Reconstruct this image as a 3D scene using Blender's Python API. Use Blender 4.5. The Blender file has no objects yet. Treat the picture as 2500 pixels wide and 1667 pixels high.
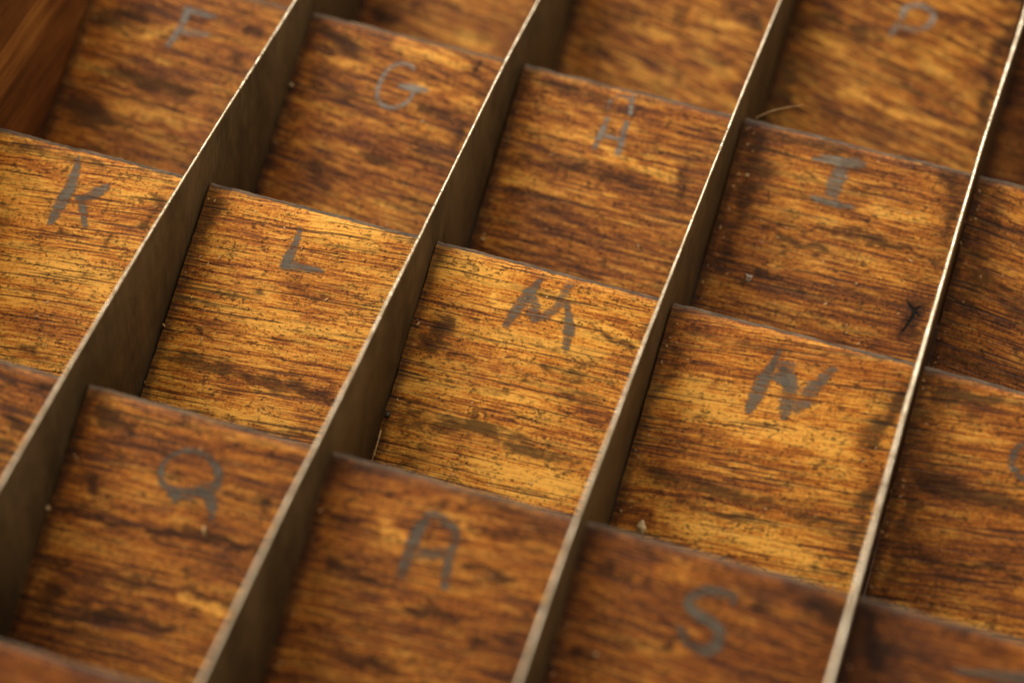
import bpy, math, random
import numpy as np
from mathutils import Matrix, Vector, noise as mnoise

# ---------------------------------------------------------------- units
W = 0.05                      # pitch of the tray columns (5 cm); lengths below are in W
scene = bpy.context.scene
COL = scene.collection

# ---------------------------------------------------------------- camera
cam_data = bpy.data.cameras.new("camera")
cam = bpy.data.objects.new("camera", cam_data)
COL.objects.link(cam)
R = ((0.9520414, 0.30164847, 0.05123834), (0.25053189, -0.6724032, -0.69649674), (-0.17564436, 0.67593057, -0.71572825))
CP = (4.25034498, -8.54880701, 7.08853276)
m = Matrix.Identity(4)
for r in range(3):
    m[r][0] = R[0][r]; m[r][1] = -R[1][r]; m[r][2] = -R[2][r]; m[r][3] = CP[r] * W
cam.matrix_world = m
cam_data.sensor_width = 36.0
cam_data.lens = 6360.33 / 2500 * 36.0
cam_data.clip_start = 0.01
cam_data.clip_end = 20.0
cam_data.dof.use_dof = True
cam_data.dof.focus_distance = 10.6 * W
cam_data.dof.aperture_fstop = 91.59 / (0.28 * W * 1000)
cam_data.dof.aperture_blades = 0
scene.camera = cam

# ---------------------------------------------------------------- world and lamps
world = bpy.data.worlds.new("World")
scene.world = world
world.use_nodes = True
bg = world.node_tree.nodes["Background"]
bg.inputs[0].default_value = (1.0, 0.80, 0.56, 1)
bg.inputs[1].default_value = 0.74
scene.view_settings.view_transform = 'Standard'
scene.view_settings.look = 'None'
scene.view_settings.exposure = 0.0
scene.view_settings.gamma = 1.0

def area_lamp(name, direction, dist, size, power, colour, target=(2.4, -1.6, -0.5)):
    d = Vector(direction).normalized()
    ld = bpy.data.lights.new(name, 'AREA')
    ld.shape = 'RECTANGLE'; ld.size = size[0] * W; ld.size_y = size[1] * W
    ld.energy = power; ld.color = colour
    o = bpy.data.objects.new(name, ld)
    o.location = (Vector(target) + d * dist) * W
    o.rotation_euler = (-d).to_track_quat('-Z', 'Y').to_euler()
    COL.objects.link(o)
    return o
area_lamp('window_light', (-.45, .12, .88), 26, (12, 14), 12.5, (1.0, .87, .68))
area_lamp('far_window', (-.02, .73, .69), 30, (5, 5), 8.0, (1.0, .95, .86), (4.0, -1.0, 0))

# strokes, stains and painted shade: (across, down the slope, width) on each board, in W
LETTER_STROKES = {
 'K': [[(0.431,0.016,0.0068),(0.44,0.066,0.0307),(0.44,0.15,0.0477),(0.422,0.261,0.0476),(0.406,0.343,0.0136)],[(0.605,0.096,0.0102),(0.572,0.143,0.0408),(0.527,0.179,0.0374),(0.473,0.204,0.0204)],[(0.5,0.182,0.034),(0.528,0.242,0.0305),(0.565,0.318,0.0169)]],
 'L': [[(0.435,0.068,0.0201),(0.439,0.135,0.0285),(0.429,0.201,0.0402),(0.42,0.271,0.0368)],[(0.405,0.248,0.0502),(0.475,0.239,0.0368),(0.542,0.235,0.0267),(0.597,0.235,0.0083)]],
 'M': [[(0.469,0.017,0.0132),(0.429,0.087,0.0396),(0.397,0.176,0.0428),(0.368,0.272,0.0296)],[(0.428,0.101,0.033),(0.458,0.16,0.056),(0.478,0.229,0.0131)],[(0.473,0.211,0.0263),(0.521,0.17,0.0362),(0.558,0.12,0.0395),(0.563,0.067,0.0329),(0.578,0.011,0.0395)],[(0.576,0.089,0.0263),(0.609,0.16,0.0296),(0.626,0.222,0.0492),(0.637,0.307,0.018)]],
 'N': [[(0.462,0.064,0.0081),(0.446,0.128,0.0259),(0.429,0.202,0.0453),(0.415,0.279,0.0485),(0.401,0.358,0.0194)],[(0.475,0.133,0.0259),(0.522,0.177,0.0485),(0.539,0.24,0.0581),(0.542,0.299,0.0451),(0.542,0.35,0.0161)],[(0.572,0.305,0.029),(0.597,0.259,0.0483),(0.619,0.202,0.0516),(0.649,0.143,0.0387),(0.693,0.076,0.0226)],[(0.436,0.143,0.0227),(0.483,0.131,0.0421),(0.542,0.132,0.0323)],[(0.454,0.178,0.0259),(0.489,0.185,0.0388),(0.527,0.201,0.0258)]],
 'G': [[(0.538,0.141,0.0108),(0.511,0.12,0.0162),(0.46,0.125,0.0162),(0.42,0.162,0.0162),(0.404,0.225,0.018),(0.409,0.292,0.018),(0.45,0.327,0.0198),(0.505,0.321,0.018),(0.551,0.278,0.018),(0.561,0.23,0.0144)],[(0.482,0.221,0.0216),(0.528,0.219,0.0324),(0.565,0.218,0.0288),(0.632,0.213,0.0108)]],
 'H': [[(0.421,0.132,0.0124),(0.415,0.191,0.0249),(0.399,0.303,0.0213)],[(0.501,0.004,0.016),(0.503,0.052,0.0196),(0.512,0.107,0.0195)],[(0.504,0.125,0.0266),(0.508,0.204,0.0284),(0.507,0.296,0.0248)],[(0.416,0.22,0.0178),(0.515,0.218,0.0177)],[(0.412,0.108,0.0125),(0.408,0.07,0.0142),(0.429,0.038,0.0142),(0.466,0.025,0.0142),(0.501,0.043,0.0124)]],
 'I': [[(0.314,0.097,0.0105),(0.365,0.084,0.0316),(0.433,0.078,0.035),(0.5,0.07,0.049),(0.557,0.068,0.021)],[(0.454,0.082,0.056),(0.446,0.153,0.0734),(0.437,0.248,0.0664)],[(0.351,0.261,0.021),(0.434,0.264,0.0349),(0.562,0.259,0.0157)]],
 'F': [[(0.458,0.1,0.033),(0.456,0.169,0.033),(0.443,0.242,0.0293),(0.418,0.316,0.0292)],[(0.43,0.107,0.022),(0.508,0.118,0.0275),(0.606,0.115,0.0183)],[(0.45,0.216,0.0274),(0.526,0.219,0.0311),(0.593,0.196,0.0256)]],
 'D': [[(0.448,0.308,0.015),(0.461,0.275,0.0206),(0.478,0.215,0.0225),(0.484,0.158,0.0207),(0.496,0.143,0.0207),(0.557,0.128,0.0225),(0.613,0.147,0.0225),(0.618,0.195,0.0225),(0.584,0.232,0.0225),(0.53,0.245,0.0206),(0.484,0.24,0.0187)]],
 'Q': [[(0.532,0.28,0.0338),(0.47,0.293,0.0369),(0.422,0.283,0.0277),(0.394,0.249,0.0201),(0.39,0.201,0.017),(0.417,0.161,0.0154),(0.459,0.135,0.017),(0.519,0.128,0.0231),(0.576,0.15,0.0277),(0.611,0.194,0.0308),(0.602,0.24,0.04),(0.554,0.273,0.0431),(0.502,0.289,0.0339)],[(0.532,0.24,0.04),(0.606,0.288,0.0399),(0.641,0.371,0.0153)],[(0.455,0.292,0.0339),(0.489,0.329,0.0277)]],
 'R': [[(0.425,0.123,0.0273),(0.397,0.193,0.0425),(0.393,0.279,0.0424),(0.384,0.39,0.0302)],[(0.408,0.144,0.0213),(0.43,0.122,0.0304),(0.495,0.13,0.0303),(0.543,0.164,0.0303),(0.544,0.213,0.0302),(0.528,0.241,0.0272)],[(0.404,0.275,0.0333),(0.539,0.238,0.0333)],[(0.536,0.231,0.0363),(0.547,0.302,0.0332),(0.553,0.376,0.0271)]],
 'S': [[(0.588,0.156,0.0119),(0.586,0.11,0.0238),(0.527,0.107,0.0357),(0.467,0.124,0.0328),(0.434,0.176,0.0328),(0.46,0.204,0.0297),(0.516,0.217,0.0356),(0.564,0.24,0.0386),(0.576,0.284,0.0415),(0.547,0.328,0.0415),(0.488,0.326,0.0386),(0.442,0.286,0.0327),(0.421,0.258,0.0178)]],
 'O': [[(0.486,0.176,0.0254),(0.452,0.202,0.0286),(0.438,0.239,0.0318),(0.439,0.276,0.0318),(0.462,0.306,0.0286),(0.499,0.323,0.0254),(0.546,0.32,0.0253),(0.587,0.289,0.0253),(0.602,0.24,0.0254),(0.573,0.189,0.0254),(0.526,0.172,0.0254),(0.486,0.176,0.0254)]],
 'T': [[(0.399,0.159,0.0176),(0.519,0.134,0.0292),(0.657,0.118,0.0408),(0.744,0.111,0.032)],[(0.587,0.136,0.035),(0.583,0.265,0.032),(0.57,0.359,0.0203)]],
}
STAINS_AND_SHADE = {  # left-side dark strokes, J and O most, paint divider shade along with dirt
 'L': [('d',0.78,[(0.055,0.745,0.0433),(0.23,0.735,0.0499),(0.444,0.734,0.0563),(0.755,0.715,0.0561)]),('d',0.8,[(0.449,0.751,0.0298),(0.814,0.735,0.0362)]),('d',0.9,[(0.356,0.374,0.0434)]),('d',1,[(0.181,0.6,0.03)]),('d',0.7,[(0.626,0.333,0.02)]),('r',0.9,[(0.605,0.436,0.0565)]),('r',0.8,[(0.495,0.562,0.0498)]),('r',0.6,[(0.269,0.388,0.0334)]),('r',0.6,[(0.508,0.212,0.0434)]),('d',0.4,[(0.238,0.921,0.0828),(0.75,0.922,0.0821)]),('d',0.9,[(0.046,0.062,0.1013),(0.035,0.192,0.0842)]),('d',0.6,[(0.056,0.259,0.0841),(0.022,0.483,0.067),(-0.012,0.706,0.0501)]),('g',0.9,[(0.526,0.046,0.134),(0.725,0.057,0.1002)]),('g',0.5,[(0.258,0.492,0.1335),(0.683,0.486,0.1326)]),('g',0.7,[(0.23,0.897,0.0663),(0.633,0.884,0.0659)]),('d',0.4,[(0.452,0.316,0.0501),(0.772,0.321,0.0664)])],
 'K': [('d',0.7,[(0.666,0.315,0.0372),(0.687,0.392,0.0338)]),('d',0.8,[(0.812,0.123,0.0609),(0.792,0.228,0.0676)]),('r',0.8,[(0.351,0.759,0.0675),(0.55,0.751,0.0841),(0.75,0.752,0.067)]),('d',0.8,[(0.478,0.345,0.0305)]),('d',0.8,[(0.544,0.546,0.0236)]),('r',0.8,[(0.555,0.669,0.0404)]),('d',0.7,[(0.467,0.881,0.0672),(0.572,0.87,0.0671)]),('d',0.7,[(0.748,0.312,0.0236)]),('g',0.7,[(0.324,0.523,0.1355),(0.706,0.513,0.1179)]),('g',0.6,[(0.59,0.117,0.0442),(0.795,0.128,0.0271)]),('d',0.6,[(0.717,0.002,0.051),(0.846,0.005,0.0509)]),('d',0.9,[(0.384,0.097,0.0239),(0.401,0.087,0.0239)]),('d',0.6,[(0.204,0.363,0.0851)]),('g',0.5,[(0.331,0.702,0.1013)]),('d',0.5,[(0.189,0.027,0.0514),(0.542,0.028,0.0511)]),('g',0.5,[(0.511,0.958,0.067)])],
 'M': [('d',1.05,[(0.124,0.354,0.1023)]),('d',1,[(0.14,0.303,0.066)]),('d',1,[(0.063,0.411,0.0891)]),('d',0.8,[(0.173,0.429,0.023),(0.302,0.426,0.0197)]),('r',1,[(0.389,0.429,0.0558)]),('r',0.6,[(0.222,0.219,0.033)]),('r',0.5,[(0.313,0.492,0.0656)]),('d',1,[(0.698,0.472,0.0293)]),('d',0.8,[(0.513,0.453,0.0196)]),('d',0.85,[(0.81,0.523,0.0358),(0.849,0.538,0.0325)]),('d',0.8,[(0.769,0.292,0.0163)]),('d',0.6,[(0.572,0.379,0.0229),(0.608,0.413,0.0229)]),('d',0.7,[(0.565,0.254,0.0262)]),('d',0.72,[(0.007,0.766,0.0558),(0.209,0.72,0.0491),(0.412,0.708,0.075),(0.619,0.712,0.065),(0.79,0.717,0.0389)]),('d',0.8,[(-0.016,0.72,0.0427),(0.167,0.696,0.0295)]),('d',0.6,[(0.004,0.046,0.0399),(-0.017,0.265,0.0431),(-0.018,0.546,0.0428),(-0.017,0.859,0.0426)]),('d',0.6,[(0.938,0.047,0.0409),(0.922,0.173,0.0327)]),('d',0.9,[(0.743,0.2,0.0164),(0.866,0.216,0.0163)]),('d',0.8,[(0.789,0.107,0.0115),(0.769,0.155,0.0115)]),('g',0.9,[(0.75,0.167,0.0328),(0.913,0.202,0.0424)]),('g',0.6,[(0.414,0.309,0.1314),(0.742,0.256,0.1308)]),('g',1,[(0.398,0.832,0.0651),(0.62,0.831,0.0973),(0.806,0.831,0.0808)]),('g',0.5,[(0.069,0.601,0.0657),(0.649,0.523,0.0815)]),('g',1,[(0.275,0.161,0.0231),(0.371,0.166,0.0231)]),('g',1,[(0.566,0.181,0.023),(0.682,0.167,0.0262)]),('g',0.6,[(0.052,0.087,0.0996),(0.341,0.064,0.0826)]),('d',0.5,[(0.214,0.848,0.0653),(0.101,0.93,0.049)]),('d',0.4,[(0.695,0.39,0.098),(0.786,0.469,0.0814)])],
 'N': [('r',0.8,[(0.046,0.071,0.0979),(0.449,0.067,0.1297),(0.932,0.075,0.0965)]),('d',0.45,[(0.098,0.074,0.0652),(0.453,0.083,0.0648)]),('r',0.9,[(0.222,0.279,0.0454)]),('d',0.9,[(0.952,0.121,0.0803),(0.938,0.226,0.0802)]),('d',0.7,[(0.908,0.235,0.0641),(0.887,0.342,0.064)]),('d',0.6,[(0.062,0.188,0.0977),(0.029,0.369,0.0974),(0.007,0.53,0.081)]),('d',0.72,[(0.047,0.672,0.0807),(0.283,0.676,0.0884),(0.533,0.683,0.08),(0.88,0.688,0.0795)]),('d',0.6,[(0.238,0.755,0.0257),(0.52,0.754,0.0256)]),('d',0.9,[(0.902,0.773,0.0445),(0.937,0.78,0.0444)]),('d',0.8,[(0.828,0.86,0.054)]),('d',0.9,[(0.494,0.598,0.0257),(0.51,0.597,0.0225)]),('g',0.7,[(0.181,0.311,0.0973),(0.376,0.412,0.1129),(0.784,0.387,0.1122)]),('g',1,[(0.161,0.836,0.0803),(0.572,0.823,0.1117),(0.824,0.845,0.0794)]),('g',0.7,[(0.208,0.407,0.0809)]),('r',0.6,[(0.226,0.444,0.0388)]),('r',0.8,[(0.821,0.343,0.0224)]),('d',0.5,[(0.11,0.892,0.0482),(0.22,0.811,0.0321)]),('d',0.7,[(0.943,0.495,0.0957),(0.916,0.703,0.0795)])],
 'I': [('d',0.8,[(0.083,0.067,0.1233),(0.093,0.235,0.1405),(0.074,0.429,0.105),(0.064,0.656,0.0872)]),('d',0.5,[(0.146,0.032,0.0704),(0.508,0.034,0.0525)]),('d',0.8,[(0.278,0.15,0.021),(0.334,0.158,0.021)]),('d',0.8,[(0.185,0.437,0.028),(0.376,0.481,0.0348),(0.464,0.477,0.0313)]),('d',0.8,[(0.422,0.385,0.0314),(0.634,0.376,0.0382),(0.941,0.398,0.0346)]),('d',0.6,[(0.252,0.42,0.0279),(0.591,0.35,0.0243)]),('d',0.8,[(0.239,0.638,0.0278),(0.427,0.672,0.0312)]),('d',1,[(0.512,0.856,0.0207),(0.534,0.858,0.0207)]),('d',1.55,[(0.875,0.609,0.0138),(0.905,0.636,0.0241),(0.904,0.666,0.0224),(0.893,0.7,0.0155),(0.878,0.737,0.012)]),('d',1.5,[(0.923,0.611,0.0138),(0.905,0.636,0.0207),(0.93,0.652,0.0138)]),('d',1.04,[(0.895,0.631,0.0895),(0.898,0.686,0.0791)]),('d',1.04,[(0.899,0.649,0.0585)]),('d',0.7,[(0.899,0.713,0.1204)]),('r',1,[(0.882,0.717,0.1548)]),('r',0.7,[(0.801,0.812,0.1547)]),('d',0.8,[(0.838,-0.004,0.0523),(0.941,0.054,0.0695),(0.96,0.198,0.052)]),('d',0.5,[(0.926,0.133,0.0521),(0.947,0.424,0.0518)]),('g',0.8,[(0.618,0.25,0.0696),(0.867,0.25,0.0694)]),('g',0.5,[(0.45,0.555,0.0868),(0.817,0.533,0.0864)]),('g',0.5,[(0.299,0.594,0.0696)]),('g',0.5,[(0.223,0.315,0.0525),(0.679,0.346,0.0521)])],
 'O': [('d',0.9,[(0.128,0.073,0.1282),(0.277,0.084,0.1278)]),('d',0.6,[(0.053,0.162,0.0961),(0.078,0.324,0.1277),(0.101,0.569,0.0794),(0.108,0.816,0.079),(0.083,0.905,0.0632)]),('d',0.9,[(0.122,0.429,0.0955),(0.365,0.43,0.0951),(0.53,0.451,0.079)]),('d',0.6,[(0.156,0.687,0.0792),(0.334,0.753,0.0788)]),('g',0.6,[(0.396,0.554,0.0474),(0.553,0.544,0.0473)]),('g',0.9,[(0.174,0.945,0.0473),(0.414,0.943,0.0784),(0.66,0.972,0.078)]),('g',0.5,[(0.195,0.208,0.0798),(0.4,0.186,0.0796)]),('d',0.6,[(0.352,0.698,0.0252),(0.592,0.698,0.0251)])],
 'J': [('d',0.55,[(0.091,0.09,0.1213),(0.093,0.238,0.1555),(0.089,0.498,0.1032),(0.056,0.781,0.0857)]),('d',0.5,[(0.056,0.781,0.0857),(0.407,0.796,0.0852)]),('d',0.6,[(0.137,0.411,0.1033),(0.344,0.54,0.1027)]),('g',0.4,[(0.133,0.116,0.0519),(0.241,0.126,0.0518)]),('g',0.4,[(0.161,0.368,0.0517),(0.301,0.368,0.0516)])],
 'G': [('d',1,[(0.093,0.055,0.0908),(0.218,0.103,0.1087)]),('d',0.7,[(0.128,0.258,0.1086)]),('d',0.9,[(0.273,0.354,0.0613),(0.323,0.361,0.054)]),('d',0.8,[(0.615,0.287,0.0467),(0.73,0.293,0.0645)]),('d',0.7,[(0.8,0.337,0.0715),(0.81,0.431,0.0714)]),('d',1.2,[(0.808,0.03,0.0144),(0.797,0.075,0.018)]),('d',0.7,[(0.859,0.157,0.0717)]),('r',0.9,[(0.198,0.51,0.108),(0.427,0.51,0.1076),(0.786,0.572,0.1069)]),('d',0.6,[(0.479,0.554,0.0896),(0.566,0.59,0.0715)]),('d',0.8,[(0.249,0.672,0.0825),(0.307,0.734,0.0716)]),('g',0.9,[(0.437,0.048,0.0723),(0.727,0.064,0.072)]),('g',0.6,[(0.166,0.166,0.0471),(0.32,0.166,0.047)]),('g',0.7,[(0.538,0.19,0.0432),(0.832,0.222,0.043)]),('g',0.4,[(0.27,0.859,0.0894),(0.688,0.865,0.0888)]),('d',0.5,[(0.074,0.483,0.0902),(0.061,0.623,0.09)]),('d',0.5,[(0.404,0.066,0.0253),(0.463,0.071,0.0253)]),('g',0.5,[(0.558,0.379,0.0538),(0.755,0.406,0.0429)])],
 'H': [('d',0.7,[(0.117,0.043,0.0715),(0.387,0.072,0.0819)]),('d',0.9,[(0.739,0.046,0.0283)]),('d',0.9,[(0.788,0.351,0.0211),(0.803,0.357,0.0176)]),('d',0.6,[(-0.023,0.419,0.0641),(0.181,0.413,0.071),(0.424,0.394,0.0637),(0.66,0.384,0.0459)]),('d',0.7,[(0.045,0.275,0.0535)]),('d',1,[(0.005,0.582,0.071),(0.001,0.631,0.0532)]),('d',0.7,[(0.045,0.715,0.046)]),('d',0.6,[(0.279,0.597,0.046),(0.432,0.614,0.0458)]),('g',1,[(0.451,0.295,0.0602),(0.75,0.314,0.0705)]),('g',0.5,[(0.106,0.259,0.0428),(0.386,0.264,0.0426)]),('g',0.5,[(0.085,0.504,0.071),(0.539,0.473,0.0706)]),('d',0.5,[(0.111,0.906,0.0882),(0.564,0.881,0.0876)]),('r',0.5,[(0.156,0.743,0.106),(0.804,0.762,0.1049)]),('d',0.6,[(0.237,0.071,0.0535),(0.283,0.098,0.0535)]),('d',0.7,[(0.035,0.083,0.0895)]),('d',0.5,[(0.811,0.27,0.0529),(0.827,0.455,0.0527)])],
 'F': [('d',0.8,[(0.062,0.263,0.1103),(0.221,0.203,0.1102)]),('d',0.9,[(0.249,0.465,0.0658),(0.416,0.493,0.0802),(0.591,0.488,0.0654)]),('d',0.9,[(0.023,0.672,0.1279),(0.262,0.68,0.1275)]),('r',0.9,[(0.374,0.661,0.0727),(0.674,0.683,0.0651)]),('d',0.8,[(0.805,0.127,0.0547),(0.73,0.136,0.0292)]),('d',0.8,[(0.615,0.324,0.0437)]),('d',0.7,[(0.757,0.278,0.0728)]),('g',0.8,[(0.288,0.287,0.044),(0.44,0.209,0.0439)]),('g',0.7,[(0.265,0.63,0.0547),(0.65,0.611,0.0652)]),('g',0.8,[(0.357,0.373,0.0365),(0.458,0.383,0.0365)]),('g',0.6,[(0.579,0.154,0.0366),(0.697,0.154,0.0365)]),('r',0.6,[(0.124,0.388,0.1467)]),('d',0.6,[(0.224,0.857,0.0545),(0.254,0.83,0.0545)]),('g',0.4,[(0.501,0.452,0.0546),(0.855,0.402,0.0544)])],
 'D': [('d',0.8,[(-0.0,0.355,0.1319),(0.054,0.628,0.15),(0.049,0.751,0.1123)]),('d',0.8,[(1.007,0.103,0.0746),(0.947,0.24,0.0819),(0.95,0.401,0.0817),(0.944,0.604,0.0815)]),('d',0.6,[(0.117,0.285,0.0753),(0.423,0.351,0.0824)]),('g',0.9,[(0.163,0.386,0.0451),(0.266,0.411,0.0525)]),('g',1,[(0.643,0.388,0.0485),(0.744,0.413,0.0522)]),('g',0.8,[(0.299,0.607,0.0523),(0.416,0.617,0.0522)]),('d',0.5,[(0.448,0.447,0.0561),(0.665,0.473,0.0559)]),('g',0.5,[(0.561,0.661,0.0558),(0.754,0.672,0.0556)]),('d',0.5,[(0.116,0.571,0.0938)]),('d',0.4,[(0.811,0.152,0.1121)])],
 'C': [('d',0.9,[(0.83,0.377,0.0869),(0.859,0.411,0.0755)]),('d',0.7,[(0.714,0.344,0.0568)]),('d',0.8,[(0.489,0.452,0.0948)]),('d',0.8,[(0.558,0.733,0.0528)]),('g',0.8,[(0.55,0.426,0.0493),(0.723,0.414,0.0492)]),('g',0.5,[(0.327,0.544,0.0455),(0.449,0.555,0.0455)]),('g',0.7,[(0.709,0.644,0.0452),(0.813,0.668,0.0451)]),('d',0.5,[(0.174,0.561,0.1331),(0.152,0.691,0.1139)])],
 'B': [('d',0.9,[(0.133,0.78,0.0962),(0.193,0.775,0.0769)]),('d',0.7,[(0.266,0.683,0.0577)]),('d',0.8,[(0.47,0.654,0.0575)]),('g',0.8,[(0.52,0.787,0.0459),(0.669,0.812,0.0496)]),('r',0.5,[(0.313,0.902,0.0958),(0.518,0.913,0.0764)])],
 'Q': [('d',0.9,[(0.089,0.078,0.0778),(0.228,0.114,0.0621)]),('d',1,[(0.123,0.331,0.0619),(0.152,0.363,0.0464)]),('d',0.6,[(0.104,0.197,0.031),(0.278,0.215,0.0371)]),('d',1,[(0.035,0.485,0.034),(0.36,0.46,0.04),(0.597,0.427,0.0521),(0.861,0.434,0.0457)]),('d',1,[(0.029,0.664,0.0339),(0.154,0.662,0.0338)]),('d',1,[(0.133,0.772,0.0921)]),('d',0.7,[(0.254,0.786,0.0612)]),('d',1,[(0.327,0.806,0.0458),(0.472,0.797,0.0518),(0.587,0.796,0.0456)]),('d',0.7,[(0.197,0.666,0.0307),(0.567,0.635,0.0305),(0.86,0.633,0.0364)]),('d',0.7,[(0.804,0.257,0.049)]),('d',0.6,[(0.087,0.976,0.0765),(0.243,0.996,0.0762)]),('g',1,[(0.611,0.671,0.0396),(0.795,0.683,0.0547)]),('g',0.5,[(0.308,0.699,0.0368),(0.471,0.694,0.0367)]),('g',0.9,[(0.402,0.246,0.0309)]),('r',0.5,[(0.553,0.543,0.0765),(0.763,0.533,0.061)]),('g',0.5,[(0.042,0.41,0.0371),(0.173,0.398,0.0371)]),('d',0.7,[(0.603,0.118,0.0216)]),('g',0.5,[(0.484,0.386,0.0369),(0.582,0.383,0.0368)])],
 'R': [('d',0.8,[(0.303,0.029,0.0244)]),('d',0.9,[(0.521,0.073,0.0303)]),('d',0.8,[(0.445,0.077,0.0304)]),('d',0.95,[(0.595,0.283,0.0332),(0.708,0.262,0.0361),(0.794,0.259,0.0301)]),('d',0.8,[(0.069,0.217,0.0397),(0.15,0.218,0.0396)]),('d',0.8,[(0.109,0.397,0.0547),(0.271,0.399,0.0545)]),('d',1,[(0.434,0.485,0.0332),(0.544,0.457,0.0451),(0.636,0.471,0.036)]),('d',0.8,[(0.723,0.524,0.0659)]),('d',0.7,[(0.852,0.48,0.0538)]),('d',0.7,[(0.884,0.377,0.0449)]),('d',0.7,[(0.256,0.71,0.0542),(0.464,0.714,0.054)]),('d',0.5,[(0.07,0.015,0.0459),(0.873,0.019,0.0604)]),('d',0.6,[(0.857,0.071,0.0603)]),('g',0.8,[(0.261,0.212,0.0517),(0.336,0.247,0.0516)]),('g',0.6,[(0.267,0.644,0.0512),(0.471,0.634,0.0511)]),('r',0.6,[(0.483,0.568,0.0601),(0.672,0.406,0.1202)]),('g',0.6,[(0.684,0.182,0.0604),(0.559,0.137,0.0394)]),('r',0.6,[(0.182,0.113,0.061),(0.401,0.038,0.0609)]),('d',0.5,[(0.637,0.132,0.0242),(0.861,0.086,0.0301)])],
 'S': [('d',0.8,[(0.101,0.137,0.045),(0.146,0.148,0.0389)]),('d',0.6,[(0.191,0.139,0.0359)]),('d',1,[(0.06,0.471,0.0387),(0.096,0.461,0.0387)]),('d',0.7,[(0.131,0.339,0.0358)]),('d',0.7,[(0.283,0.146,0.0299)]),('d',1,[(0.692,0.133,0.0415)]),('d',0.8,[(0.793,0.03,0.0742),(0.972,0.073,0.1034)]),('d',1,[(0.395,0.352,0.0386)]),('d',0.7,[(0.944,0.156,0.0443)]),('g',0.5,[(0.348,0.092,0.1046),(0.435,0.068,0.0895)]),('r',0.7,[(0.388,0.452,0.1185),(0.798,0.275,0.1328)]),('d',0.6,[(0.262,0.225,0.0209),(0.397,0.265,0.0208)]),('g',0.5,[(0.476,0.273,0.0445)]),('d',0.5,[(0.031,0.18,0.075)])],
 'T': [('d',0.9,[(0.056,0.049,0.0738),(0.157,0.204,0.0881)]),('d',1,[(0.35,0.021,0.0294),(0.409,0.019,0.0352)]),('d',0.7,[(0.164,0.172,0.0881)]),('r',0.7,[(0.429,0.097,0.1171)])],
 'V': [('r',0.8,[(0.343,0.071,0.142),(0.636,0.076,0.1412)])],
 'P': [('d',0.7,[(0.834,0.048,0.0469),(0.862,0.032,0.0469)]),('d',0.7,[(0.728,0.184,0.0625),(0.811,0.227,0.0468)]),('d',0.6,[(0.754,0.309,0.0624)]),('r',0.5,[(0.785,0.102,0.0782)])],
}

# ---------------------------------------------------------------- helpers
def tag(o, label=None, cat=None, group=None, kind=None):
    for k, v in (('label', label), ('category', cat), ('group', group), ('kind', kind)):
        if v: o[k] = v
    return o

def link(name, me, parent=None, mats=()):
    o = bpy.data.objects.new(name, me)
    for mt in mats: me.materials.append(mt)
    COL.objects.link(o)
    if parent: o.parent = parent
    return o

def nz(x, y, z=0.0):
    return mnoise.noise(Vector((x, y, z)))

class NT:
    """small node-tree helper"""
    def __init__(self, name):
        self.mat = bpy.data.materials.new(name); self.mat.use_nodes = True
        self.t = self.mat.node_tree; self.n = self.t.nodes; self.l = self.t.links
        self.bsdf = self.n["Principled BSDF"]; self.out = self.n["Material Output"]
    def put(self, sock, v):
        if isinstance(v, (int, float)): sock.default_value = v
        elif isinstance(v, tuple): sock.default_value = v if len(v) == len(sock.default_value) else v + (1,)
        else: self.l.new(v, sock)
    def node(self, kind, **kw):
        nd = self.n.new(kind)
        for k, v in kw.items(): setattr(nd, k, v)
        return nd
    def math(self, op, a, b=0.0, c=0.0, clamp=False):
        nd = self.node('ShaderNodeMath', operation=op, use_clamp=clamp)
        self.put(nd.inputs[0], a); self.put(nd.inputs[1], b); self.put(nd.inputs[2], c)
        return nd.outputs[0]
    def ramp(self, v, a, b, lo=0.0, hi=1.0):
        nd = self.node('ShaderNodeMapRange', clamp=True, interpolation_type='SMOOTHSTEP')
        self.put(nd.inputs[0], v)
        for i, q in enumerate((a, b, lo, hi)): nd.inputs[i + 1].default_value = q
        return nd.outputs[0]
    def mix(self, f, a, b, mode='MIX'):
        nd = self.node('ShaderNodeMix', data_type='RGBA', blend_type=mode)
        self.put(nd.inputs[0], f); self.put(nd.inputs[6], a); self.put(nd.inputs[7], b)
        return nd.outputs[2]
    def scale(self, vec, s, off=(0, 0, 0)):
        nd = self.node('ShaderNodeMapping'); self.l.new(vec, nd.inputs[0])
        nd.inputs['Scale'].default_value = s; nd.inputs['Location'].default_value = off
        return nd.outputs[0]
    def noise(self, vec, s, detail=2.0, rough=0.5, off=(0, 0, 0), dist=0.0):
        nd = self.node('ShaderNodeTexNoise'); self.l.new(self.scale(vec, s, off), nd.inputs['Vector'])
        nd.inputs['Scale'].default_value = 1.0; nd.inputs['Detail'].default_value = detail
        nd.inputs['Roughness'].default_value = rough; nd.inputs['Distortion'].default_value = dist
        return nd.outputs[0]
    def attr(self, name):
        return self.node('ShaderNodeAttribute', attribute_name=name)
    def sep(self, col):
        nd = self.node('ShaderNodeSeparateColor'); self.l.new(col, nd.inputs[0]); return nd.outputs

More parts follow.
